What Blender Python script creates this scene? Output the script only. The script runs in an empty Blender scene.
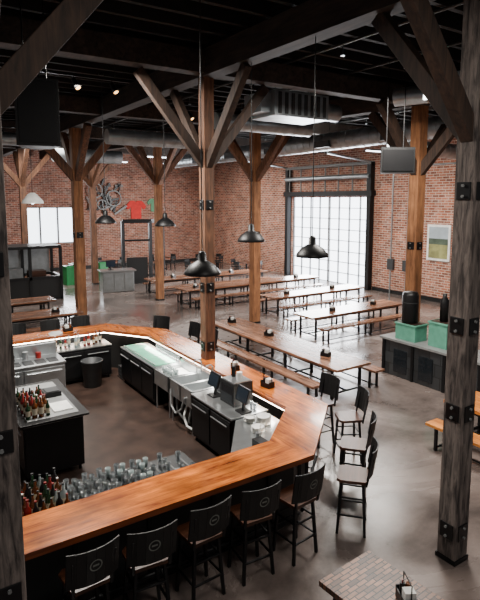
import bpy, math, random
from mathutils import Vector, Matrix
random.seed(4)
C=bpy.context.scene.collection
def lin(c):
    return tuple(((v/255)/12.92 if v/255<=.04045 else ((v/255+.055)/1.055)**2.4) for v in c)+(1,)
# ---------------------------------------------------------------- materials
def newmat(name):
    m=bpy.data.materials.new(name); m.use_nodes=True
    nt=m.node_tree; b=nt.nodes['Principled BSDF']
    return m,nt,b
def plain(name,rgb,rough=.5,metal=0,var=.15,scale=6,emis=0,spec=.5,trans=0):
    m,nt,b=newmat(name); c=lin(rgb)
    b.inputs['Roughness'].default_value=rough; b.inputs['Metallic'].default_value=metal
    b.inputs['Specular IOR Level'].default_value=spec
    tc=nt.nodes.new('ShaderNodeTexCoord'); n=nt.nodes.new('ShaderNodeTexNoise'); n.inputs['Scale'].default_value=scale; n.inputs['Detail'].default_value=5
    nt.links.new(tc.outputs['Object'],n.inputs['Vector'])
    mr=nt.nodes.new('ShaderNodeMapRange'); mr.inputs['From Min'].default_value=.3; mr.inputs['From Max'].default_value=.7
    mr.inputs['To Min'].default_value=1-var; mr.inputs['To Max'].default_value=1+var
    nt.links.new(n.outputs['Fac'],mr.inputs['Value'])
    mx=nt.nodes.new('ShaderNodeVectorMath'); mx.operation='SCALE'; mx.inputs[0].default_value=c[:3]
    nt.links.new(mr.outputs[0],mx.inputs['Scale']); nt.links.new(mx.outputs[0],b.inputs['Base Color'])
    if emis:
        b.inputs['Emission Color'].default_value=c; b.inputs['Emission Strength'].default_value=emis
    if trans: b.inputs['Transmission Weight'].default_value=trans
    return m
def wood(name,c1,c2,axis='X',pw=.14,rough=.4,stretch=14,groove=.35,scale=1.2,cross=None,var=.18,wear=.25,lo=.33,hi=.66,coat=0):
    m,nt,b=newmat(name); N=nt.nodes.new; L=nt.links.new
    tc=N('ShaderNodeTexCoord'); mp=N('ShaderNodeMapping'); L(tc.outputs['Object'],mp.inputs['Vector'])
    s=[stretch]*3; s['XYZ'.index(axis)]=1.0; mp.inputs['Scale'].default_value=s
    n=N('ShaderNodeTexNoise'); n.inputs['Scale'].default_value=scale; n.inputs['Detail'].default_value=7; n.inputs['Roughness'].default_value=.65; n.inputs['Distortion'].default_value=.6
    L(mp.outputs[0],n.inputs['Vector'])
    r=N('ShaderNodeValToRGB'); r.color_ramp.elements[0].position=lo; r.color_ramp.elements[1].position=hi
    r.color_ramp.elements[0].color=lin(c1); r.color_ramp.elements[1].color=lin(c2); L(n.outputs['Fac'],r.inputs['Fac'])
    sp=N('ShaderNodeSeparateXYZ'); L(tc.outputs['Object'],sp.inputs[0])
    cr=cross or {'X':'Y','Y':'X','Z':'X'}[axis]
    dv=N('ShaderNodeMath'); dv.operation='DIVIDE'; L(sp.outputs[cr],dv.inputs[0]); dv.inputs[1].default_value=pw
    fl=N('ShaderNodeMath'); fl.operation='FLOOR'; L(dv.outputs[0],fl.inputs[0])
    wn=N('ShaderNodeTexWhiteNoise'); wn.noise_dimensions='1D'; L(fl.outputs[0],wn.inputs['W'])
    mr=N('ShaderNodeMapRange'); mr.inputs['To Min'].default_value=1-var; mr.inputs['To Max'].default_value=1+var; L(wn.outputs['Value'],mr.inputs['Value'])
    fr=N('ShaderNodeMath'); fr.operation='FRACT'; L(dv.outputs[0],fr.inputs[0])
    lt=N('ShaderNodeMath'); lt.operation='GREATER_THAN'; L(fr.outputs[0],lt.inputs[0]); lt.inputs[1].default_value=.04
    gr=N('ShaderNodeMapRange'); gr.inputs['To Min'].default_value=1-groove; L(lt.outputs[0],gr.inputs['Value'])
    mu=N('ShaderNodeMath'); mu.operation='MULTIPLY'; L(mr.outputs[0],mu.inputs[0]); L(gr.outputs[0],mu.inputs[1])
    n2=N('ShaderNodeTexNoise'); n2.inputs['Scale'].default_value=2.2; n2.inputs['Detail'].default_value=6; L(tc.outputs['Object'],n2.inputs['Vector'])
    m2=N('ShaderNodeMapRange'); m2.inputs['From Min'].default_value=.3; m2.inputs['From Max'].default_value=.7; m2.inputs['To Min'].default_value=1-wear; m2.inputs['To Max'].default_value=1+wear; L(n2.outputs['Fac'],m2.inputs['Value'])
    mu2=N('ShaderNodeMath'); mu2.operation='MULTIPLY'; L(mu.outputs[0],mu2.inputs[0]); L(m2.outputs[0],mu2.inputs[1])
    v=N('ShaderNodeVectorMath'); v.operation='SCALE'; L(r.outputs[0],v.inputs[0]); L(mu2.outputs[0],v.inputs['Scale'])
    L(v.outputs[0],b.inputs['Base Color']); b.inputs['Roughness'].default_value=rough
    if coat: b.inputs['Coat Weight'].default_value=coat; b.inputs['Coat Roughness'].default_value=.08
    bp=N('ShaderNodeBump'); bp.inputs['Strength'].default_value=.2; bp.inputs['Distance'].default_value=.008; L(n.outputs['Fac'],bp.inputs['Height']); L(bp.outputs[0],b.inputs['Normal'])
    return m
def brick(name,ax,c1,c2,mort,bw=.3,bh=.1,rough=.8,mortsize=.012,patch=.35,flat=False,white=0):
    m,nt,b=newmat(name); N=nt.nodes.new; L=nt.links.new
    tc=N('ShaderNodeTexCoord'); sp=N('ShaderNodeSeparateXYZ'); L(tc.outputs['Object'],sp.inputs[0])
    cb=N('ShaderNodeCombineXYZ'); L(sp.outputs[ax],cb.inputs['X']); L(sp.outputs['Y' if flat else 'Z'],cb.inputs['Y'])
    t=N('ShaderNodeTexBrick'); L(cb.outputs[0],t.inputs['Vector']); t.inputs['Scale'].default_value=1
    t.inputs['Brick Width'].default_value=bw; t.inputs['Row Height'].default_value=bh; t.inputs['Mortar Size'].default_value=mortsize
    t.inputs['Color1'].default_value=lin(c1); t.inputs['Color2'].default_value=lin(c2); t.inputs['Mortar'].default_value=lin(mort); t.inputs['Bias'].default_value=0
    n=N('ShaderNodeTexNoise'); n.inputs['Scale'].default_value=.9 if not flat else 5; n.inputs['Detail'].default_value=10; n.inputs['Roughness'].default_value=.75; L(tc.outputs['Object'],n.inputs['Vector'])
    mr=N('ShaderNodeMapRange'); mr.inputs['From Min'].default_value=.3; mr.inputs['From Max'].default_value=.7; mr.inputs['To Min'].default_value=1-patch; mr.inputs['To Max'].default_value=1+patch; L(n.outputs['Fac'],mr.inputs['Value'])
    col=t.outputs['Color']
    if white:
        n3=N('ShaderNodeTexNoise'); n3.inputs['Scale'].default_value=2.6; n3.inputs['Detail'].default_value=12; n3.inputs['Roughness'].default_value=.85; L(tc.outputs['Object'],n3.inputs['Vector'])
        m3=N('ShaderNodeMapRange'); m3.inputs['From Min'].default_value=.5; m3.inputs['From Max'].default_value=.68; m3.inputs['To Max'].default_value=white; L(n3.outputs['Fac'],m3.inputs['Value'])
        mx=N('ShaderNodeMix'); mx.data_type='RGBA'; L(m3.outputs[0],mx.inputs['Factor']); L(col,mx.inputs['A']); mx.inputs['B'].default_value=lin((205,188,176)); col=mx.outputs['Result']
    v=N('ShaderNodeVectorMath'); v.operation='SCALE'; L(col,v.inputs[0]); L(mr.outputs[0],v.inputs['Scale'])
    L(v.outputs[0],b.inputs['Base Color']); b.inputs['Roughness'].default_value=rough
    bp=N('ShaderNodeBump'); bp.inputs['Strength'].default_value=.5; bp.inputs['Distance'].default_value=.02; bp.invert=True; L(t.outputs['Fac'],bp.inputs['Height']); L(bp.outputs[0],b.inputs['Normal'])
    return m
def concrete():
    m,nt,b=newmat('polished_concrete'); N=nt.nodes.new; L=nt.links.new
    tc=N('ShaderNodeTexCoord')
    n=N('ShaderNodeTexNoise'); n.inputs['Scale'].default_value=.45; n.inputs['Detail'].default_value=9; n.inputs['Roughness'].default_value=.6; n.inputs['Distortion'].default_value=.8; L(tc.outputs['Object'],n.inputs['Vector'])
    r=N('ShaderNodeValToRGB'); e=r.color_ramp.elements; e[0].position=.34; e[1].position=.66; e[0].color=lin((78,70,67)); e[1].color=lin((134,120,114)); L(n.outputs['Fac'],r.inputs['Fac'])
    n2=N('ShaderNodeTexNoise'); n2.inputs['Scale'].default_value=7; n2.inputs['Detail'].default_value=9; n2.inputs['Roughness'].default_value=.75; L(tc.outputs['Object'],n2.inputs['Vector'])
    mr=N('ShaderNodeMapRange'); mr.inputs['From Min'].default_value=.3; mr.inputs['From Max'].default_value=.7; mr.inputs['To Min'].default_value=.84; mr.inputs['To Max'].default_value=1.16; L(n2.outputs['Fac'],mr.inputs['Value'])
    n4=N('ShaderNodeTexNoise'); n4.inputs['Scale'].default_value=1.1; n4.inputs['Detail'].default_value=12; n4.inputs['Roughness'].default_value=.72; n4.noise_dimensions='4D'; n4.inputs['W'].default_value=3.7; L(tc.outputs['Object'],n4.inputs['Vector'])
    r4=N('ShaderNodeValToRGB'); r4.color_ramp.elements[0].position=.6; r4.color_ramp.elements[1].position=.63; r4.color_ramp.elements[0].color=(1,1,1,1); r4.color_ramp.elements[1].color=(.66,.64,.64,1); L(n4.outputs['Fac'],r4.inputs['Fac'])
    v=N('ShaderNodeVectorMath'); v.operation='SCALE'; L(r.outputs[0],v.inputs[0]); L(mr.outputs[0],v.inputs['Scale'])
    v2=N('ShaderNodeVectorMath'); v2.operation='MULTIPLY'; L(v.outputs[0],v2.inputs[0]); L(r4.outputs[0],v2.inputs[1]); L(v2.outputs[0],b.inputs['Base Color'])
    m2=N('ShaderNodeMapRange'); m2.inputs['From Min'].default_value=.3; m2.inputs['From Max'].default_value=.7; m2.inputs['To Min'].default_value=.12; m2.inputs['To Max'].default_value=.34; L(n.outputs['Fac'],m2.inputs['Value']); L(m2.outputs[0],b.inputs['Roughness'])
    b.inputs['Specular IOR Level'].default_value=.8
    return m
M={}
M['conc']=concrete()
M['brickY']=brick('brick_right','Y',(184,112,84),(116,66,50),(206,186,170),.32,.11,white=.75)
M['brickX']=brick('brick_back','X',(166,100,78),(104,60,48),(180,156,140),.32,.11,white=.55)
M['black']=plain('black_steel',(17,17,19),.45,.3)
M['blackp']=plain('black_paint',(12,13,14),.5)
M['rubber']=plain('rubber',(56,42,36),.42,0,.4,3)
M['steel']=plain('stainless',(180,184,186),.28,.85,.08)
M['galv']=plain('galvanised_duct',(170,178,182),.38,.75,.25,3)
M['white']=plain('white_ceramic',(240,240,236),.3)
M['napkin']=plain('napkin_paper',(225,225,220),.8)
cw=((124,50,14),(236,132,46))
M['cw_x']=wood('counter_wood_x',*cw,'X',.217,.22,8,.35,1.5,wear=.42,lo=.32,hi=.66,coat=.6)
M['cw_y']=wood('counter_wood_y',*cw,'Y',.217,.22,8,.35,1.5,wear=.42,lo=.32,hi=.66,coat=.6)
M['cw_e']=wood('counter_edge',(100,46,18),(160,82,36),'X',5,.4)
M['tbl']=wood('table_wood',(90,60,46),(166,118,92),'X',.15,.22,12,.5,var=.3)
M['seat']=wood('stool_seat_wood',(50,28,19),(96,58,38),'X',.1,.35)
M['orange']=wood('orange_table_wood',(186,104,38),(236,152,70),'X',.14,.35,12,.4)
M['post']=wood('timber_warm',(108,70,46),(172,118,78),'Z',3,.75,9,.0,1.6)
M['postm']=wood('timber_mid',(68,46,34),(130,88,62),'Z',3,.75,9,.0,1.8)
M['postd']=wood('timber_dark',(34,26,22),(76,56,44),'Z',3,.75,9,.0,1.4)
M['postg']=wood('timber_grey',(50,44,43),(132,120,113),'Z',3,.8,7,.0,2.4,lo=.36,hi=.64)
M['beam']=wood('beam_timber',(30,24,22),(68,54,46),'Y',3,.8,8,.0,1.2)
M['joist']=plain('joist_dark',(26,24,25),.85,0,.3)
M['deck']=plain('deck_dark',(10,10,12),.9,0,.3)
M['glow']=plain('frosted_window',(240,246,255),.5,0,.08,1,7)
M['glow2']=plain('bright_blind',(238,246,255),.5,0,.05,1,5)
M['led']=plain('led_strip',(255,240,218),.5,0,0,1,25)
M['bulb']=plain('warm_bulb',(255,196,120),.5,0,0,1,5)
M['tube']=plain('fluorescent',(240,248,255),.5,0,0,1,9)
M['frame']=plain('mullion_grey',(120,122,122),.5)
M['dgrey']=plain('dark_grey_metal',(60,62,64),.5,.2)
M['teal']=plain('teal_paint',(96,164,140),.5)
M['tealg']=plain('teal_glass_top',(120,205,170),.12,0,.15)
M['green']=plain('green_plastic',(22,120,62),.4)
M['red']=plain('red_cloth',(206,34,28),.7)
M['darkred']=plain('ketchup_red',(130,22,16),.3)
M['amber']=plain('amber_glass',(96,50,16),.08,0,.1)
M['greenb']=plain('green_glass',(24,56,30),.08,0,.1)
M['clearb']=plain('pale_glass',(150,164,164),.08,0,.1)
M['label']=plain('paper_label',(190,180,158),.7)
M['mark']=plain('grey_print',(110,112,106),.7)
M['glass']=plain('clear_glass',(235,242,245),.03,0,0,1,0,.5,.9)
M['dglass']=plain('dark_glass',(30,34,38),.06,0,.1)
M['screen']=plain('screen_off',(24,34,44),.1)
M['grey']=plain('grey_laminate',(132,134,134),.35)
M['tile']=brick('dark_tile','Y',(62,64,66),(38,40,42),(22,22,22),.3,.3,.3,.01,.2)
M['block']=brick('wood_block_top','X',(156,106,78),(66,42,32),(26,19,16),.13,.05,.4,.006,.45,True)
M['mural']=plain('mural_paint',(96,84,80),.6,0,.6,3)
M['field']=plain('painting_field',(140,140,90),.6,0,.4,3)
M['sky']=plain('painting_sky',(165,178,186),.6,0,.2,2)
M['hill']=plain('painting_hill',(70,84,70),.6,0,.4,3)
# ---------------------------------------------------------------- mesh builder
class MB:
    def __init__(s): s.v=[];s.f=[];s.m=[];s.ms=[];s.sm=[]
    def mi(s,k):
        if k not in s.ms: s.ms.append(k)
        return s.ms.index(k)
    def add(s,vs,fs,k,smooth=False):
        o=len(s.v); s.v+= [tuple(v) for v in vs]; i=s.mi(k)
        for f in fs: s.f.append([a+o for a in f]); s.m.append(i); s.sm.append(smooth)
    def box(s,c,d,k,R=None):
        c=Vector(c); h=Vector(d)/2; vs=[]
        for x in(-1,1):
            for y in(-1,1):
                for z in(-1,1):
                    p=Vector((x*h.x,y*h.y,z*h.z)); 
                    if R: p=R@p
                    vs.append(c+p)
        s.add(vs,[(0,1,3,2),(4,6,7,5),(0,4,5,1),(2,3,7,6),(0,2,6,4),(1,5,7,3)],k)
    def b2(s,a,b,k): s.box([(a[i]+b[i])/2 for i in range(3)],[abs(b[i]-a[i]) for i in range(3)],k)
    def beam(s,p0,p1,w,h,k):
        p0=Vector(p0);p1=Vector(p1);d=(p1-p0);l=d.length;d.normalize()
        up=Vector((0,0,1)) if abs(d.z)<.95 else Vector((0,1,0))
        side=d.cross(up).normalized(); up=side.cross(d)
        R=Matrix((side,d,up)).transposed()
        s.box((p0+p1)/2,(w,l,h),k,R)
    def cyl(s,p0,p1,r0,k,r1=None,n=12,cap=True):
        r1=r0 if r1 is None else r1
        p0=Vector(p0);p1=Vector(p1);d=(p1-p0).normalized()
        a=d.orthogonal().normalized(); b=d.cross(a)
        vs=[]
        for p,r in((p0,r0),(p1,r1)):
            for i in range(n):
                t=2*math.pi*i/n; vs.append(p+a*(r*math.cos(t))+b*(r*math.sin(t)))
        s.add(vs,[(i,(i+1)%n,n+(i+1)%n,n+i) for i in range(n)],k,True)
        if cap: s.add(vs,[tuple(range(n))[::-1],tuple(range(n,2*n))],k)
    def tube(s,pts,r,k,n=8):
        for a,b in zip(pts[:-1],pts[1:]): s.cyl(a,b,r,k,n=n)
    def lathe(s,pr,c,k,n=16):
        vs=[];c=Vector(c)
        for r,z in pr:
            for i in range(n):
                t=2*math.pi*i/n; vs.append(c+Vector((r*math.cos(t),r*math.sin(t),z)))
        fs=[]
        for j in range(len(pr)-1):
            for i in range(n): fs.append((j*n+i,j*n+(i+1)%n,(j+1)*n+(i+1)%n,(j+1)*n+i))
        s.add(vs,fs,k,True)
    def prism(s,poly,z0,z1,k,kside=None):
        n=len(poly); vs=[(x,y,z0) for x,y in poly]+[(x,y,z1) for x,y in poly]
        s.add(vs,[tuple(range(n))[::-1],tuple(range(n,2*n))],k)
        s.add(vs,[(i,(i+1)%n,n+(i+1)%n,n+i) for i in range(n)],kside or k)
    def sphere(s,c,r,k,n=12,sz=1):
        pr=[(r*math.sin(math.pi*i/8)+1e-4,-r*sz*math.cos(math.pi*i/8)) for i in range(9)]
        s.lathe(pr,c,k,n)
    def mesh(s,name):
        me=bpy.data.meshes.new(name); me.from_pydata(s.v,[],s.f)
        for k in s.ms: me.materials.append(M[k])
        for p,i,sm in zip(me.polygons,s.m,s.sm): p.material_index=i; p.use_smooth=sm
        me.update(); return me
    def obj(s,name,loc=(0,0,0),rz=0,bevel=0): return put(s.mesh(name),name,loc,rz,bevel)
def put(me,name,loc=(0,0,0),rz=0,bevel=0):
    o=bpy.data.objects.new(name,me); C.objects.link(o); o.location=loc; o.rotation_euler=(0,0,math.radians(rz))
    if bevel:
        b=o.modifiers.new('bevel','BEVEL'); b.width=bevel; b.segments=2; b.limit_method='ANGLE'; b.angle_limit=math.radians(50)
    return o
# ---------------------------------------------------------------- room
XW=19.6; YB=34.0; ZC=7.7
b=MB(); b.b2((-6,-3,-.2),(XW+.4,YB+.4,0),'conc'); b.obj('floor')
b=MB(); G0,G1,GZ=18.3,24.3,4.55
b.b2((XW,-3,0),(XW+.4,G0,ZC),'brickY'); b.b2((XW,G1,0),(XW+.4,YB+.4,ZC),'brickY'); b.b2((XW,G0,GZ),(XW+.4,G1,ZC),'brickY')
b.obj('wall_right')
b=MB(); wx0,wx1,wz0,wz1=6.6,9.8,1.7,3.95
b.b2((-6,YB,0),(wx0,YB+.4,ZC),'brickX'); b.b2((wx1,YB,0),(XW,YB+.4,ZC),'brickX'); b.b2((wx0,YB,0),(wx1,YB+.4,wz0),'brickX'); b.b2((wx0,YB,wz1),(wx1,YB+.4,ZC),'brickX')
b.obj('wall_back')
b=MB(); b.b2((-6,-3,ZC),(XW+.4,YB+.4,ZC+.15),'deck'); b.obj('ceiling')
b=MB(); y=-2.6
while y<YB-.1: b.b2((-6,y,7.38),(XW,y+.1,ZC),'joist'); y+=.62
b.obj('ceiling_joists')
b=MB(); b.b2((wx0,YB+.15,wz0),(wx1,YB+.2,wz1),'glow2')
for i in range(4):
    x=wx0+(wx1-wx0)*i/3; b.b2((x-.05,YB+.05,wz0),(x+.05,YB+.15,wz1),'frame')
for z in(wz0,wz1): b.b2((wx0,YB+.05,z-.05),(wx1,YB+.15,z+.05),'frame')
b.obj('window_1')
b=MB(); b.b2((XW+.2,G0,0),(XW+.25,G1,GZ),'glow')
for i in range(9):
    y=G0+(G1-G0)*i/8; w=.05 if i in(0,4,8) else .016; b.b2((XW+.1,y-w,0),(XW+.2,y+w,GZ),'frame')
for i in range(9):
    z=GZ*i/8; b.b2((XW+.12,G0,max(0,z-.016)),(XW+.2,G1,z+.016),'frame')
b.obj('door_1')
b=MB()
for y in(G0-.18,G1+.18): b.b2((XW-.3,y-.12,0),(XW-.02,y+.12,6.2),'black')
b.b2((XW-.35,G0-.4,GZ+.05),(XW-.02,G1+.4,GZ+.3),'black')
b.cyl((XW-.3,G0-.2,GZ+1.0),(XW-.3,G1+.2,GZ+1.0),.12,'galv')
for i in range(7):
    y=G0+(G1-G0)*i/6; b.beam((XW-.2,y,GZ+.3),(XW-.2,y,6.1),.06,.06,'frame')
b.b2((XW-.3,G0-.3,6.1),(XW-.05,G1+.3,6.25),'frame')
b.tube([(XW-.15,G0-.18,6.2),(XW-3,G0-.18,6.5)],.05,'galv'); b.tube([(XW-.15,G1+.18,6.2),(XW-3,G1+.18,6.5)],.05,'galv')
b.obj('garage_door_track')
b=MB(); b.b2((XW-.06,-3,0),(XW-.001,G0-.35,.18),'blackp'); b.obj('baseboard_right')
b=MB(); b.b2((-6,YB-.06,0),(XW-.1,YB-.001,.18),'blackp'); b.obj('baseboard_back')
b=MB()
for y in(16.8,15.9): b.cyl((XW-.1,y,0),(XW-.1,y,6.8),.03,'galv',n=8); b.box((XW-.08,y,1.4),(.14,.35,.5),'dgrey')
b.cyl((XW-.05,3,5.9),(XW-.05,17.5,5.9),.035,'galv',n=8); b.obj('electrical_conduit')
b=MB()
for x in(2.4,7.4,9.2,14.6):
    b.cyl((x,-2,7.345),(x,33.8,7.345),.03,'dgrey',n=8); y=1.5
    while y<33: b.cyl((x,y,7.14),(x,y,7.33),.015,'dgrey',n=6); b.cyl((x,y,7.12),(x,y,7.14),.04,'galv',n=8); y+=3.1
b.obj('sprinkler_pipes')
def track(x,y,L):
    b=MB(); b.box((0,0,.02),(L,.05,.04),'black')
    for s in(-1,1): b.cyl((s*L*.4,0,.04),(s*L*.4,0,7.38-6.9),.01,'black',n=6)
    n=int(L/.8)
    for i in range(n):
        u=-L/2+(i+.5)*L/n; b.cyl((u,0,0),(u,0,-.08),.015,'black',n=6); b.cyl((u,0,-.06),(u+.06,-.1,-.24),.05,'black',.07,12); b.cyl((u+.06,-.1,-.241),(u+.062,-.103,-.246),.05,'bulb',n=12)
    b.obj('track_light',(x,y,6.9))
track(2.9,11.2,3.2); track(8.2,13.6,3.0); track(8.0,18.4,2.6); track(14.4,10.6,2.2); track(3.0,20.3,3.2)
# ---------------------------------------------------------------- posts / timber frame
ZB=6.8
def post(p,w,k,dirs,plates=(),z0=5.1,run=1.45,kb=None):
    b=MB(); b.b2((p[0]-w/2,p[1]-w/2,0),(p[0]+w/2,p[1]+w/2,ZB),k)
    for d in dirs:
        dx,dy=d; l=math.hypot(dx,dy); dx/=l;dy/=l
        b.beam((p[0]+dx*.05,p[1]+dy*.05,z0),(p[0]+dx*run,p[1]+dy*run,ZB-.02),w*.6,w*.8,kb or k)
    for z in plates:
        for sx,sy in((-1,0),(0,-1)):
            cx=p[0]+sx*(w/2+.008); cy=p[1]+sy*(w/2+.008)
            b.box((cx,cy,z),(.016 if sx else w*.72,.016 if sy else w*.72,.2),'black')
            for q in(-.06,.06):
                e=(cx+sx*.01,cy+sy*.01,z+q); b.cyl(e,(e[0]+sx*.02,e[1]+sy*.02,e[2]),.018,'frame',n=6)
    b.box((p[0],p[1],.03),(w+.03,w+.03,.06),'black')
    b.obj('timber_post',bevel=.012)
D2=(-.157,1)
four=[(1,0),(-1,0),(0,1),(0,-1)]
P0=(5.43,9.5);PR=(5.54,3.65);PL=(.62,4.6);P1=(5.4,18.4);P2=(10.75,15.4);P3=(11.6,9.2);P4=(9.75,21.3)
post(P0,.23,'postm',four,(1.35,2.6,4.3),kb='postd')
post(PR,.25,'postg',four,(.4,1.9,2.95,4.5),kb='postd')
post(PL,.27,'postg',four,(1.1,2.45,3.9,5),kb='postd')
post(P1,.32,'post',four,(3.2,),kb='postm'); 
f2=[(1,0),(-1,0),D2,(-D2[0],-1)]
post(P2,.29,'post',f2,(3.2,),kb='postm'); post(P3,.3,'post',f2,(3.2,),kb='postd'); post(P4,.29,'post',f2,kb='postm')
post((5.4,27.3),.29,'postm',four); post((8.8,27.3),.29,'postm',f2)
def girder(p,q,w=.34,h=.5,k='beam',z=ZB):
    b=MB(); b.beam((p[0],p[1],z+h/2),(q[0],q[1],z+h/2),w,h,k); b.obj('timber_beam')
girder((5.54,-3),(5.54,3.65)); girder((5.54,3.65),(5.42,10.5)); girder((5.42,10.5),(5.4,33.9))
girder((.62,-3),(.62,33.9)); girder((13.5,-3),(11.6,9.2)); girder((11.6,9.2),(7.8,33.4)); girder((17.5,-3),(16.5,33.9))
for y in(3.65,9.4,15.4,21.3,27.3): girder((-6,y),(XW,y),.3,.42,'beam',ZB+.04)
# ---------------------------------------------------------------- bar
outer=[(-1,5.0),(4.45,5.0),(5.8,6.2),(5.8,12.3),(4.7,13.8),(-1,13.8)]
inner=[(-.35,5.65),(4.2,5.65),(5.15,6.48),(5.15,12.05),(4.42,13.15),(-.35,13.15)]
bo=[(-.72,5.28),(4.34,5.28),(5.52,6.33),(5.52,12.2),(4.57,13.52),(-.72,13.52)]
bi=[(-.6,5.4),(4.29,5.4),(5.4,6.38),(5.4,12.17),(4.5,13.4),(-.6,13.4)]
b=MB(); mats=['cw_x','cw_y','cw_y','cw_y','cw_x','cw_y']
for i in range(6):
    j=(i+1)%6
    b.prism([outer[i],outer[j],inner[j],inner[i]],1.0,1.07,mats[i],'cw_e')
    b.prism([bo[i],bo[j],bi[j],bi[i]],0,1.0,'blackp')
def along(p,q,step):
    d=Vector(q)-Vector(p); n=max(1,int(d.length/step)); return [Vector(p)+d*(t+.5)/n for t in range(n)],d.normalized()
for i in range(5):
    pts,d=along(bo[i],bo[i+1],.75); nrm=Vector((d.y,-d.x))
    for p in pts:
        q=p+nrm*.015; b.beam((q.x,q.y,.02),(q.x,q.y,.98),.06,.03,'black')
        q2=p+nrm*.12; b.beam((p.x,p.y,.2),(q2.x,q2.y,.2),.02,.02,'black')
    a=Vector(bo[i])+nrm*.12; c=Vector(bo[i+1])+nrm*.12
    b.cyl((a.x,a.y,.2),(c.x,c.y,.2),.025,'black',n=10)
led=[(-.3,5.62),(4.2,5.62),(5.18,6.5),(5.18,12.05),(4.42,13.18),(-.3,13.18)]
for i in range(1,5):
    b.beam((led[i][0],led[i][1],.985),(led[i+1][0],led[i+1][1],.985),.03,.02,'led')
b.obj('bar_counter',bevel=.006)
b=MB(); b.prism([(-.58,5.42),(4.28,5.42),(5.38,6.4),(5.38,12.15),(4.5,13.38),(-.58,13.38)],0,.012,'rubber'); b.obj('rubber_floor_mat')
def unit(a,c,body,top,doors=2,ax='Y'):
    b=MB(); b.b2((a[0],a[1],.1),(c[0],c[1],c[2]-.03),body); b.b2((a[0]-.02,a[1]-.02,c[2]-.03),(c[0]+.02,c[1]+.02,c[2]),top)
    for x in(a[0]+.06,c[0]-.06):
        for y in(a[1]+.06,c[1]-.06): b.cyl((x,y,.012),(x,y,.1),.025,'black',n=8)
    for i in range(doors):
        if ax=='Y':
            l=(c[1]-a[1])/doors; y0=a[1]+i*l
            b.b2((a[0]-.02,y0+.02,.16),(a[0],y0+l-.02,c[2]-.08),body); b.cyl((a[0]-.05,y0+.08,c[2]-.16),(a[0]-.05,y0+l-.08,c[2]-.16),.012,'steel',n=8)
        else:
            l=(c[0]-a[0])/doors; x0=a[0]+i*l
            b.b2((x0+.02,a[1]-.02,.16),(x0+l-.02,a[1],c[2]-.08),body); b.cyl((x0+.08,a[1]-.05,c[2]-.16),(x0+l-.08,a[1]-.05,c[2]-.16),.012,'steel',n=8)
    return b
def glassprof(h,r): return [(.001,.008),(r*.75,.008),(r*.75,0),(r,h),(r*.93,h),(r*.7,.02),(.001,.02)]
b=unit((4.45,10.1,0),(5.12,12.0,.88),'black','steel',3)
for i in range(3): b.b2((4.5,10.15+i*.62,.88),(5.0,10.75+i*.62,.895),'tealg'); b.b2((4.5,10.15+i*.62,.895),(4.53,10.75+i*.62,.91),'steel')
b.obj('back_bar_cooler',bevel=.004)
x0,x1,y0,y1=4.42,5.12,8.35,9.3
def sink(b,x0,x1,y0,y1,z=.88,n=2):
    b.b2((x0,y0,z-.32),(x1,y1,z-.29),'steel')
    for a,c in(((x0,y0,z-.3),(x1,y0+.04,z)),((x0,y1-.04,z-.3),(x1,y1,z)),((x0,y0,z-.3),(x0+.04,y1,z)),((x1-.06,y0,z-.3),(x1,y1,z+.1))): b.b2(a,c,'steel')
    for i in range(1,n):
        y=y0+(y1-y0)*i/n; b.b2((x0,y-.03,z-.3),(x1,y+.03,z-.01),'steel')
    for x in(x0+.05,x1-.05):
        for y in(y0+.05,y1-.05): b.cyl((x,y,.012),(x,y,z-.3),.02,'steel',n=8)
b=MB(); sink(b,x0,x1,y0,y1)
for y in(y0+.25,y1-.25):
    b.tube([(x1-.1,y,.95),(x1-.1,y,1.18),(x1-.14,y,1.24),(x1-.24,y,1.24),(x1-.28,y,1.18)],.014,'steel')
b.tube([(4.5,8.5,.58),(4.46,8.5,.35),(4.5,8.65,.16),(4.55,8.9,.12),(4.5,9.1,.25),(4.5,9.15,.58)],.025,'frame'); b.tube([(4.6,8.8,.58),(4.43,8.7,.3),(4.42,8.55,.15),(4.5,8.4,.1)],.022,'white'); b.tube([(4.4,9.2,.7),(4.36,9.1,.4),(4.36,8.9,.3),(4.38,8.7,.45),(4.4,8.6,.7)],.018,'grey')
b.obj('bar_sink',bevel=.004)
b=MB(); sink(b,4.42,5.12,9.34,10.05,.88,1); b.b2((4.47,9.39,.62),(5.05,10.0,.8),'white'); b.obj('ice_bin',bevel=.004)
b=unit((4.4,6.95,0),(5.1,8.3,.88),'black','steel',2); b.obj('undercounter_fridge',bevel=.005)
b=MB(); b.prism([(4.25,5.75),(5.05,6.45),(5.05,6.9),(4.45,6.9),(3.75,5.95),(3.75,5.72)],.78,.86,'steel','steel')
b.prism([(4.2,5.85),(4.95,6.5),(4.95,6.82),(4.5,6.82),(3.95,6.0)],.3,.34,'steel')
for p in((4.0,5.85),(4.9,6.5),(4.9,6.8),(4.55,6.75)): b.cyl((p[0],p[1],.012),(p[0],p[1],.78),.02,'steel',n=8)
b.obj('corner_prep_shelf',bevel=.004)
b=unit((.9,5.7,0),(3.25,6.45,.82),'black','dgrey',3,'X')
for i in range(12): b.cyl((.95+i*.2,5.72,.825),(.95+i*.2,6.42,.825),.008,'grey',n=6)
b.obj('drainboard_counter',bevel=.004)
b=MB()
for i in range(15):
    for j in range(5):
        if random.random()<(.95 if i<10 else .45): b.lathe(glassprof(random.choice((.11,.13,.15)),.038),(1.6+i*.105+random.uniform(-.015,.015),5.82+j*.13+random.uniform(-.01,.01),.833),random.choice(('glass','glass','glass','clearb')),10)
b.obj('pint_glasses')
b=MB()
for i in range(12): b.lathe(glassprof(.14,.038),(5.06,10.16+i*.1,.88),'glass',10)
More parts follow.
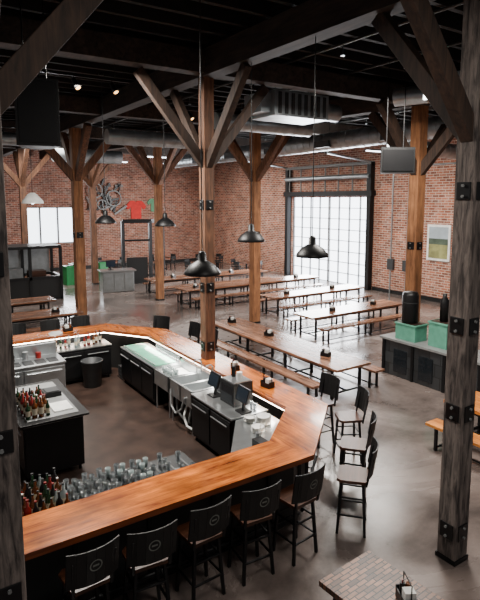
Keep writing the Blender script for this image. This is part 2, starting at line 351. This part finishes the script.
for i in range(5):
    for j in range(2): b.lathe(glassprof(.14,.038),(4.5+i*.1,7.0+j*.0-.0+ (j*.1),.88),'glass',10) if i>3 else None
b.obj('pint_glasses')
def bottle(b,x,y,z,h,k,cap='black'):
    r=h*.13; b.lathe([(.001,0),(r,0),(r,h*.58),(r*.9,h*.64),(r*.36,h*.76),(r*.34,h*.97),(.001,h*.97)],(x,y,z),k,10)
    b.lathe([(r*1.02,h*.18),(r*1.02,h*.48)],(x,y,z),'label',10); b.cyl((x,y,z+h*.95),(x,y,z+h),r*.4,cap,n=8)
ks=['amber','greenb','clearb','amber','amber','darkred','greenb','black','black']
b=MB()
for i in range(7):
    for j in range(5): bottle(b,.95+i*.085,5.8+j*.14,.833,random.uniform(.24,.33),random.choice(ks),random.choice(('black','black','darkred','white')))
b.obj('liquor_bottles')
b=unit((1.5,8.3,0),(2.4,10.1,.95),'black','steel',2,'Y'); b.b2((1.42,8.22,.95),(2.48,10.18,.985),'black'); b.b2((1.55,8.35,.985),(2.35,10.05,.992),'grey')
b.b2((2.4,8.4,.2),(2.43,10.0,.86),'dglass'); b.obj('back_bar_island',bevel=.006)
b=MB()
for i in range(4):
    for j in range(6): bottle(b,1.58+i*.1+random.uniform(-.01,.01),8.45+j*.15,.993,random.uniform(.24,.34),random.choice(ks),random.choice(('black','black','darkred','white')))
b.obj('liquor_bottles')
b=MB(); b.b2((2.0,8.5,.993),(2.3,8.9,1.01),'white'); b.b2((2.02,9.2,.993),(2.3,9.5,1.08),'black'); b.b2((2.05,9.23,1.08),(2.27,9.47,1.09),'dgrey'); b.obj('serving_tray')
b=unit((1.2,11.2,0),(2.9,12.0,1.0),'steel','steel',2,'X'); b.b2((1.2,11.9,1.0),(2.9,12.0,1.25),'steel')
for i in range(6): b.b2((1.35+i*.25,11.3,1.0),(1.55+i*.25,11.6,1.012),'dgrey')
b.obj('steel_prep_fridge',bevel=.006)
b=MB()
for i in range(5): b.cyl((1.4+i*.27,11.75,1.0),(1.4+i*.27,11.75,1.12+.05*(i%2)),.06,('steel','white','black','steel','darkred')[i],n=14)
b.obj('prep_containers')
b=unit((3.0,12.45,0),(4.35,13.05,.86),'black','steel',2,'X'); b.obj('bottle_cooler',bevel=.005)
b=MB()
for i in range(11): bottle(b,3.1+i*.11,12.6+random.random()*.25,.862,random.uniform(.24,.32),random.choice(ks),random.choice(('black','white','darkred')))
b.obj('liquor_bottles')
def pos(loc,rz):
    b=MB(); b.box((0,0,.012),(.22,.2,.024),'black'); b.beam((0,0,.02),(0,.02,.22),.05,.04,'black')
    R=Matrix.Rotation(math.radians(-18),3,'X'); b.box((0,-.01,.3),(.34,.035,.25),'black',R); b.box((0,-.03,.3),(.3,.004,.21),'screen',R)
    b.obj('pos_terminal',loc,rz,.004)
pos((4.7,7.98,.88),-90); pos((4.72,7.08,.88),-90)
b=MB(); b.box((0,0,.2),(.4,.44,.4),'blackp'); b.box((-.2,0,.2),(.01,.36,.3),'dglass'); b.box((0,0,.41),(.36,.4,.02),'steel'); b.cyl((0,-.1,.42),(0,-.1,.56),.05,'white',n=12); b.cyl((.02,.12,.42),(.02,.12,.6),.04,'black',n=12); b.obj('glass_chiller',(4.87,7.53,.88),0,.008)
b=MB(); b.box((0,0,.09),(.22,.22,.18),'dgrey'); b.box((0,0,.19),(.15,.16,.02),'white'); b.obj('receipt_printer',(4.97,8.17,.88),0,.006)
b=MB()
for i in range(9): b.lathe([(.001,0),(.07,0),(.12,.018),(.125,.022),(.07,.008),(.001,.008)],(4.75,6.55,.86+i*.014),'white',20)
for i in range(6): b.lathe([(.001,0),(.06,0),(.1,.018),(.105,.022),(.06,.008),(.001,.008)],(4.5,6.35,.86+i*.014),'white',20)
for i in range(4): b.lathe([(.001,0),(.05,0),(.09,.03),(.095,.032),(.05,.01),(.001,.01)],(4.6,6.72,.86+i*.02),'white',20)
b.obj('plate_stack')
b=MB(); b.b2((4.15,5.8,.86),(4.3,6.0,.98),'black'); b.b2((3.85,5.78,.86),(4.08,5.9,.9),'seat'); b.cyl((4.32,6.08,.86),(4.32,6.08,1.0),.05,'steel',n=12)
for i in range(3): b.cyl((4.32+.01*i,6.08,.9),(4.33+.03*i,6.05+.03*i,1.12),.006,'white',n=6)
b.obj('utensil_holder')
b=MB()
for k,(x,y) in enumerate(((4.6,12.3),(4.78,12.25))):
    for i in range(3): b.box((x,y,.05+.1*i+.0),(.16,.3,.09),('dgrey','darkred')[k])
b.box((4.69,12.28,.02),(.4,.36,.016),'black'); b.obj('stacked_crates',(0,0,.0))
b=MB()
for i in range(8): b.lathe(glassprof(.16,.045),(4.55+(i%2)*.11,9.45+(i//2)*.12,.801),'clearb',12)
b.obj('cup_stack')
b=MB(); 
for i in range(5): b.b2((3.1+i*.02,13.2+i*.01,1.07+i*.006),(3.32+i*.02,13.5+i*.01,1.076+i*.006),'napkin')
b.obj('menu_stack')
b=MB(); b.lathe([(.001,0),(.2,0),(.24,.6),(.26,.6),(.26,.63),(.22,.63),(.19,.03),(.001,.03)],(0,0,0),'dgrey',20); b.obj('trash_bin',(3.75,12.1,.012))
# ---------------------------------------------------------------- stools
b=MB()
for sx in(-1,1):
    for sy in(-1,1):
        b.beam((sx*.15,sy*.14,.72),(sx*.2,sy*.18,0.0),.035,.035,'black')
for z,r in((.26,.182),(.5,.165)):
    for sx in(-1,1):
        b.beam((sx*r,-r,z),(sx*r,r,z),.022,.022,'black'); b.beam((-r,sx*r,z),(r,sx*r,z),.022,.022,'black')
b.prism([(-.2,-.17),(-.17,-.2),(.17,-.2),(.2,-.17),(.21,.15),(.16,.2),(-.16,.2),(-.21,.15)],.72,.76,'seat')
for sx in(-1,1): b.beam((sx*.19,-.185,.7),(sx*.2,-.26,1.1),.035,.025,'black')
seg=6; Z0,Z1=.82,1.2
for i in range(seg):
    def pp(t): a=(t-.5)*1.0; return (.26*math.sin(a)/math.sin(.5), -.28+.07*(1-math.cos(a))/(1-math.cos(.5)))
    p,q=pp(i/seg),pp((i+1)/seg)
    vs=[(p[0],p[1]+.03,Z0),(q[0],q[1]+.03,Z0),(q[0],q[1]-.03,Z1),(p[0],p[1]-.03,Z1)]
    v2=[(v[0],v[1]-.018,v[2]) for v in vs]
    b.add(vs+v2,[(0,1,2,3),(7,6,5,4),(0,4,5,1),(1,5,6,2),(2,6,7,3),(3,7,4,0)],'blackp')
def mk(u,z): 
    t=(z-Z0)/(Z1-Z0); return (u,-.301+.03-.06*t,z)
nn=18
for i in range(nn):
    a0,a1=2*math.pi*i/nn,2*math.pi*(i+1)/nn
    b.add([mk(r*math.cos(a),1.03+r*math.sin(a)) for r,a in((.062,a0),(.062,a1),(.05,a1),(.05,a0))],[(0,1,2,3)],'mark')
b.add([mk(-.03,1.02),mk(.03,1.02),mk(.03,1.04),mk(-.03,1.04)],[(0,1,2,3)],'mark')
stool=b.mesh('bar_stool')
for x,y,r in((1.36,4.84,4),(1.98,4.8,-5),(2.64,4.84,3),(3.32,4.82,-4),(3.98,4.8,6),(4.95,4.78,42),(5.62,5.42,40),(6.28,6.2,62),(6.3,6.95,88),(6.3,11.2,90),(6.25,12.0,95),(5.9,13.1,125),(4.2,14.25,178),(3.4,14.2,184),(2.5,14.25,176)):
    put(stool,'bar_stool',(x,y,0),r,.004)
# ---------------------------------------------------------------- tables/benches
def tmesh(L,W=.95,H=.75,k='tbl'):
    b=MB(); b.box((0,0,H-.03),(L,W,.06),k)
    n=max(2,int(round(L/1.9))+1)
    for i in range(n):
        x=-L/2+.25+(L-.5)*i/(n-1)
        for sy in(-1,1): b.beam((x,sy*(W/2-.1),0),(x,sy*(W/2-.1),H-.06),.06,.06,'black')
        b.beam((x,-W/2+.1,H-.09),(x,W/2-.1,H-.09),.06,.05,'black'); b.beam((x,-W/2+.1,.12),(x,W/2-.1,.12),.04,.04,'black')
    b.beam((-L/2+.25,0,.13),(L/2-.25,0,.13),.04,.04,'black'); b.beam((-L/2+.25,W/2-.1,H-.1),(L/2-.25,W/2-.1,H-.1),.04,.05,'black'); b.beam((-L/2+.25,-W/2+.1,H-.1),(L/2-.25,-W/2+.1,H-.1),.04,.05,'black')
    return b.mesh('long_table')
def benchmesh(L,W=.34,H=.46,k='tbl'):
    b=MB(); b.box((0,0,H-.025),(L,W,.05),k); n=max(2,int(round(L/1.9))+1)
    for i in range(n):
        x=-L/2+.2+(L-.4)*i/(n-1)
        for sy in(-1,1): b.beam((x,sy*(W/2-.05),0),(x,sy*(W/2-.05),H-.05),.05,.05,'black')
        b.beam((x,-W/2+.05,H-.07),(x,W/2-.05,H-.07),.04,.04,'black'); b.beam((x,-W/2+.05,.06),(x,W/2-.05,.06),.03,.03,'black')
    b.beam((-L/2+.2,0,.07),(L/2-.2,0,.07),.03,.03,'black')
    return b.mesh('bench')
cad=MB(); cad.box((0,0,.01),(.22,.14,.02),'black')
for sx in(-1,1): cad.box((sx*.105,0,.06),(.01,.14,.1),'black')
for sy in(-1,1): cad.box((0,sy*.065,.05),(.2,.01,.08),'black')
cad.box((-.04,0,.09),(.09,.1,.14),'napkin'); cad.cyl((.05,.03,.02),(.05,.03,.17),.025,'black',n=10); cad.cyl((.05,.03,.17),(.05,.03,.2),.008,'darkred',n=8)
cad.cyl((.05,-.03,.02),(.05,-.03,.16),.025,'amber',n=10); cad.tube([(-.1,0,.1),(-.1,0,.24),(.1,0,.24),(.1,0,.1)],.006,'black')
cadm=cad.mesh('condiment_caddy')
def tset(cx,cy,L,rz,k='tbl',W=.95,off=.8,caddies=(0,),benches=(-1,1)):
    put(tmesh(L,W,.75,k),'long_table',(cx,cy,0),rz,.006)
    bm=benchmesh(L*.96,k=k); a=math.radians(rz)
    for s in benches: put(bm,'bench',(cx-math.sin(a)*s*off,cy+math.cos(a)*s*off,0),rz,.005)
    for t in caddies: put(cadm,'condiment_caddy',(cx+math.cos(a)*t*L,cy+math.sin(a)*t*L,.75),rz+20)
tset(8.35,10.85,5.5,90,caddies=(-.33,.08,.42),W=1.05,off=.95)
tset(12.9,12.75,4.3,0,caddies=(-.2,.25))
tset(14.2,16.1,4.8,0,caddies=(-.3,.2))
tset(13.4,19.4,7.2,0,caddies=(-.4,0,.35))
tset(13.0,22.6,6.5,0,caddies=(-.3,.2))
tset(3.8,17.6,2.6,0,caddies=(.2,)); tset(3.4,20.3,3.0,0,caddies=())
tset(8.75,4.5,2.6,90,'orange',.9,.85,caddies=(.15,),benches=(1,-1))
for p,r in(((5.5,8.55,1.07),70),((5.45,7.4,1.07),100),((3.6,13.5,1.07),10),((1.4,13.45,1.07),0)): put(cadm,'condiment_caddy',p,r)
b=MB(); b.b2((-.37,-.95,.69),(.37,.95,.75),'block')
for sx in(-1,1):
    for sy in(-1,1): b.beam((sx*.28,sy*.8,0),(sx*.28,sy*.8,.69),.05,.05,'black')
    b.beam((sx*.28,-.8,.1),(sx*.28,.8,.1),.04,.04,'black')
b.obj('block_top_table',(3.66,2.6,0),4,.004)
put(cadm,'condiment_caddy',(3.7,2.86,.75),60)
# ---------------------------------------------------------------- service counter + crates
b=MB(); x0,x1,y0,y1,h=10.35,11.15,5.4,9.1,.95
b.b2((x0,y0,0),(x1,y1,h-.06),'tile'); b.b2((x0-.05,y0-.05,h-.06),(x1+.05,y1+.05,h),'grey')
for i in range(5):
    y=y0+.08+(y1-y0-.16)*i/4; b.b2((x0-.03,y-.04,0),(x0,y+.04,h-.06),'black')
for y in(7.75,8.5): b.b2((x0-.025,y-.2,.12),(x0,y+.2,.7),'dglass')
b.obj('service_counter',bevel=.006)
def planter(loc,w,d,h):
    b=MB(); b.b2((-w/2,-d/2,0),(w/2,d/2,h),'teal'); b.b2((-w/2-.02,-d/2-.02,h-.04),(w/2+.02,d/2+.02,h),'teal'); b.b2((-w/2+.03,-d/2+.03,h-.01),(w/2-.03,d/2-.03,h+.003),'rubber')
    b.obj('teal_crate',loc,0,.006)
planter((10.65,8.45,.95),.45,.6,.42); planter((10.75,7.6,.95),.45,.5,.6)
b=MB(); b.lathe([(.001,0),(.19,0),(.2,.04),(.2,.68),(.17,.76),(.001,.78)],(0,0,0),'black',20); b.lathe([(.205,.5),(.205,.52)],(0,0,0),'dgrey',20); b.obj('drink_dispenser',(10.65,8.5,1.375))
b=MB(); b.lathe([(.001,0),(.1,0),(.1,.5),(.05,.58),(.05,.66),(.001,.66)],(0,0,0),'black',16); b.obj('black_canister',(10.75,7.6,1.555))
# ---------------------------------------------------------------- pendants
def pendant(x,y,z,r=.25):
    b=MB(); b.lathe([(r,0),(r*1.02,.015),(r*.97,.05),(r*.72,.13),(r*.38,.185),(.06,.2),(.055,.3),(.02,.33),(.001,.33)],(0,0,0),'black',28)
    b.lathe([(r*.985,.004),(r*.93,.05),(r*.68,.12),(r*.34,.17),(.001,.175)],(0,0,0),'frame',28)
    b.sphere((0,0,.06),.05,'bulb',10); b.cyl((0,0,.33),(0,0,7.38-z),.008,'black',n=6); b.cyl((0,0,7.33-z),(0,0,7.38-z),.06,'black',n=12)
    b.obj('pendant_lamp',(x,y,z))
pendant(3.57,6.39,3.37,.25); pendant(5.44,6.24,3.52,.25); pendant(5.5,8.0,3.64,.25); pendant(5.62,11.9,3.76,.25); pendant(4.4,12.7,3.83,.25)
b=MB(); b.lathe([(.3,0),(.28,.08),(.12,.26),(.05,.3),(.001,.3)],(0,0,0),'white',20); b.cyl((0,0,.3),(0,0,3.0),.008,'black',n=6); b.sphere((0,0,.06),.08,'tube',10); b.obj('pendant_lamp',(3.4,15.9,4.3))
def speaker(loc,w,d,h,rz,rod):
    b=MB(); b.prism([(-w/2,-d/2),(w/2,-d/2),(w*.32,d/2),(-w*.32,d/2)],-h/2,h/2,'blackp')
    b.b2((-w/2+.04,-d/2-.015,-h/2+.04),(w/2-.04,-d/2,h/2-.04),'black')
    for sx in(-1,1): b.cyl((sx*w*.25,0,h/2),(sx*w*.25,0,rod),.012,'black',n=6)
    b.obj('hanging_speaker',loc,rz,.01)
speaker((1.9,8.35,5.65),.6,.5,.95,-10,1.73); speaker((9.3,8.0,5.25),.75,.45,.55,-30,2.13)
def duct(p,q,r):
    b=MB(); p=Vector(p);q=Vector(q);d=(q-p).normalized();L=(q-p).length
    b.cyl(p,q,r,'galv',n=24); t=.2
    while t<L: b.cyl(p+d*t,p+d*(t+.03),r*1.035,'galv',n=24); t+=.35
    t=1.2
    while t<L:
        c=p+d*t; b.cyl(c+Vector((0,0,r)),(c.x,c.y,7.38),.01,'black',n=5)
        if abs(d.y)>.5: b.box((c.x-r,c.y,c.z-.1),(.16,.7,.22),'dgrey')
        t+=3
    return b
duct((12.9,6.8,6.4),(12.9,26,6.4),.3).obj('spiral_duct')
duct((5.9,16.7,6.4),(9.6,16.7,6.4),.24).obj('spiral_duct'); duct((5.9,23.4,6.3),(8.9,23.4,6.3),.28).obj('spiral_duct'); duct((15.2,13.2,6.3),(19.3,13.2,6.3),.28).obj('spiral_duct')
duct((7.4,12.5,6.5),(10.7,12.5,6.5),.22).obj('spiral_duct'); duct((1.6,19.6,6.45),(4.9,19.6,6.45),.22).obj('spiral_duct')
b=MB(); b.box((0,0,0),(1.7,1.0,.6),'galv')
for i in range(8): b.box((-.7+i*.2,-.51,0),(.1,.02,.5),'dgrey')
b.box((-1.0,0,0),(.3,.7,.45),'galv'); b.cyl((.85,0,0),(1.6,0,0),.22,'galv',n=20)
for sx in(-1,1):
    for sy in(-1,1): b.cyl((sx*.8,sy*.45,.3),(sx*.8,sy*.45,.68),.012,'black',n=5)
b.obj('hvac_unit',(8.6,10.8,6.7),0,.01); 
b=MB(); b.box((0,0,0),(1.4,.9,.5),'galv'); b.cyl((0,.45,0),(0,1.3,0),.2,'galv',n=20)
for sx in(-1,1): b.cyl((sx*.6,0,.25),(sx*.6,0,.68),.012,'black',n=5)
for i in range(6): b.box((-.55+i*.22,-.46,0),(.12,.02,.4),'dgrey')
b.obj('hvac_unit',(10.2,7.2,6.7),20,.01)
for (x,y) in((14.5,18.8),(15.2,25),(11.5,25.2),(7.3,24.8),(14.5,29.5),(11,29.5),(18.3,16.8)):
    b=MB(); b.box((0,0,0),(1.3,.18,.06),'frame'); b.box((0,0,-.05),(1.2,.08,.04),'tube')
    for sx in(-1,1): b.cyl((sx*.5,0,.03),(sx*.5,0,7.38-6.6),.006,'black',n=5)
    b.obj('fluorescent_fixture',(x,y,6.6))
b=MB(); b.b2((XW-.06,13.7,1.8),(XW-.002,14.85,3.35),'white'); b.b2((XW-.07,13.8,1.9),(XW-.06,14.75,2.5),'field'); b.b2((XW-.07,13.8,2.5),(XW-.06,14.75,2.75),'hill'); b.b2((XW-.07,13.8,2.75),(XW-.06,14.75,3.25),'sky'); b.obj('framed_picture')
b=MB(); random.seed(11)
for i in range(26):
    x=random.uniform(10.6,12.8); z=random.uniform(3.7,5.6); a=random.uniform(0,math.pi); l=random.uniform(.2,.5)
    b.beam((x-l*math.cos(a),YB-.08-.02*(i%4),z-l*math.sin(a)),(x+l*math.cos(a),YB-.08-.02*(i%4),z+l*math.sin(a)),.06,.12,random.choice(('frame','dgrey','black','mural')))
for x,z,r in((11.1,5.0,.45),(12.3,4.5,.5),(11.5,4.1,.3)):
    for i in range(16):
        t0,t1=i*math.pi/8,(i+1)*math.pi/8; b.beam((x+r*math.cos(t0),YB-.2,z+r*math.sin(t0)),(x+r*math.cos(t1),YB-.2,z+r*math.sin(t1)),.06,.08,'frame')
b.beam((11.7,YB-.2,4.6),(11.7,YB-.001,4.6),.1,.1,'black'); b.obj('metal_wall_sculpture')
def jersey(x,z,s,k):
    b=MB(); pl=[(-.3,-.5),(.3,-.5),(.3,.15),(.48,.0),(.62,.18),(.36,.48),(.12,.5),(0,.42),(-.12,.5),(-.36,.48),(-.62,.18),(-.48,0),(-.3,.15)]
    n=len(pl); vs=[(x+a*s,YB-.08,z+c*s) for a,c in pl]+[(x+a*s,YB-.002,z+c*s) for a,c in pl]
    b.add(vs,[tuple(range(n)),tuple(range(n,2*n))[::-1]]+[(i,n+i,n+(i+1)%n,(i+1)%n) for i in range(n)],k); b.obj('hanging_jersey')
jersey(13.9,3.75,1.2,'red'); jersey(15.25,4.05,.9,'green')
b=MB(); x0,x1,y0,y1,h=3.6,6.2,24.0,25.6,2.35
for x in(x0,(x0+x1)/2,x1):
    for y in(y0,y1): b.beam((x,y,0),(x,y,h),.12,.12,'black')
for z in(.06,1.0,h):
    for y in(y0,y1): b.beam((x0,y,z),(x1,y,z),.12,.12,'black')
    for x in(x0,x1): b.beam((x,y0,z),(x,y1,z),.12,.12,'black')
b.b2((x0,y0-.02,.06),(x1,y0+.02,1.0),'blackp'); b.b2((x0+.1,y1-.02,1.0),(x1-.1,y1+.02,h),'grey'); b.b2((x0,y0,h+.02),(x1,y1,h+.06),'black'); b.b2((x1-.01,y0,.06),(x1+.01,y1,1.0),'blackp')
b.b2((x0+.3,y0+.5,.06),(x0+1.1,y0+1.2,1.4),'grey'); b.b2((x0+1.4,y0+.6,.06),(x0+2.1,y0+1.2,1.25),'seat'); b.obj('glazed_booth')
b=MB()
for (x,y) in((10.0,26.3),(11.4,26.0),(12.3,26.4)): b.beam((x,y,0),(x,y,3.3),.16,.16,'black')
b.beam((10.0,26.3,3.3),(11.4,26.0,3.3),.16,.2,'black'); b.beam((11.4,26.0,3.3),(12.3,26.4,3.3),.16,.2,'black'); b.beam((10.0,26.3,2.3),(11.4,26.0,2.3),.1,.1,'black'); b.box((10.7,26.15,.7),(1.1,.1,1.4),'blackp',Matrix.Rotation(-.21,3,'Z'))
b.obj('steel_entry_frame')
b=MB(); b.box((0,0,.5),(1.5,.8,.96),'grey'); b.box((0,0,1.02),(1.7,.95,.06),'steel')
for i in range(3): b.box((-.5+i*.5,-.41,.5),(.44,.03,.8),'frame')
b.box((0,0,.02),(1.4,.7,.04),'black'); b.obj('host_stand',(9.0,24.6,0),-8,.01)
b=MB(); b.box((0,0,.01),(.2,.2,.02),'black'); b.beam((0,0,.02),(0,0,.2),.04,.04,'black'); b.box((0,-.02,.32),(.5,.04,.32),'screen'); b.obj('computer_monitor',(8.7,24.6,1.05),10)
for x,y in((7.6,27.8),(8.15,28.6),(9.6,28.6)):
    b=MB(); b.prism([(-.26,-.26),(.26,-.26),(.26,.26),(-.26,.26)],0,.9,'green'); b.box((0,0,.95),(.58,.58,.1),'green'); b.box((0,-.1,1.02),(.35,.3,.04),'black'); b.obj('green_recycling_bin',(x,y,0),10,.03)
b=MB()
for sx in(-1,1):
    for sy in(-1,1): b.beam((sx*.19,sy*.19,0),(sx*.17,sy*.17,.44),.035,.035,'black')
    b.beam((sx*.18,-.19,.44),(sx*.19,-.25,.88),.035,.03,'black')
b.box((0,0,.455),(.42,.42,.04),'blackp'); b.box((0,-.24,.78),(.4,.03,.2),'blackp',Matrix.Rotation(-.12,3,'X')); b.box((0,-.21,.58),(.36,.025,.06),'blackp'); chair=b.mesh('dining_chair')
b=MB(); b.lathe([(.001,.72),(.5,.72),(.5,.76),(.001,.76)],(0,0,0),'seat',24); b.cyl((0,0,.03),(0,0,.72),.05,'black'); b.lathe([(.3,0),(.3,.02),(.06,.05),(.001,.05)],(0,0,0),'black',20); rt=b.mesh('round_table')
for x,y in((12.6,28.8),(15,27.2),(17,29.5),(14.4,31),(17.4,25.8),(10.9,31)):
    put(rt,'round_table',(x,y,0))
    for a in(20,110,200,290):
        t=math.radians(a); put(chair,'dining_chair',(x+.75*math.cos(t),y+.75*math.sin(t),0),a+90)
# ---------------------------------------------------------------- lights
def area(loc,rot,sx,sy,e,col=(1,1,1),name='daylight'):
    l=bpy.data.lights.new(name,'AREA'); l.shape='RECTANGLE'; l.size=sx; l.size_y=sy; l.energy=e; l.color=col
    o=bpy.data.objects.new(name,l); C.objects.link(o); o.location=loc; o.rotation_euler=[math.radians(a) for a in rot]; return o
W1=(1,.94,.86)
area((XW-.5,21.3,2.6),(0,90,0),4.2,5.8,2000,(.97,.98,1),'garage_daylight')
area((8.2,YB-.4,2.9),(-90,0,0),3,2,300,(.97,.98,1),'window_daylight')
area((3,9.9,6.7),(0,0,0),1.2,2.4,900,W1,'ceiling_fill')  # overhead area lights added as fill; the ceiling has no openings
area((8.5,7,6.6),(0,0,0),1.4,2.0,560,W1,'ceiling_fill')
area((14,14,6.7),(0,0,0),2,4,1100,W1,'ceiling_fill')
area((14.5,26,6.7),(0,0,0),3,5,850,W1,'ceiling_fill')
area((5,24,6.7),(0,0,0),3,5,520,W1,'ceiling_fill')
area((3,1.5,6.6),(0,0,0),1.5,1.5,150,W1,'ceiling_fill')  # added fill near the camera to brighten the foreground
area((5.0,9.2,.96),(0,35,0),.1,5.2,44,(1,.95,.86),'bar_led'); area((1.9,13.1,.96),(35,0,0),4.4,.1,28,(1,.95,.86),'bar_led')
w=bpy.data.worlds.new('world'); bpy.context.scene.world=w; w.use_nodes=True
w.node_tree.nodes['Background'].inputs[0].default_value=(.95,.95,.97,1); w.node_tree.nodes['Background'].inputs[1].default_value=.2
# ---------------------------------------------------------------- camera
cam=bpy.data.cameras.new('camera'); co=bpy.data.objects.new('camera',cam); C.objects.link(co)
co.location=(0,0,4.4); co.rotation_euler=(math.radians(83),0,math.radians(-33.3))
cam.sensor_width=36; cam.lens=31.8; cam.shift_y=-35/600; cam.clip_end=200
bpy.context.scene.camera=co
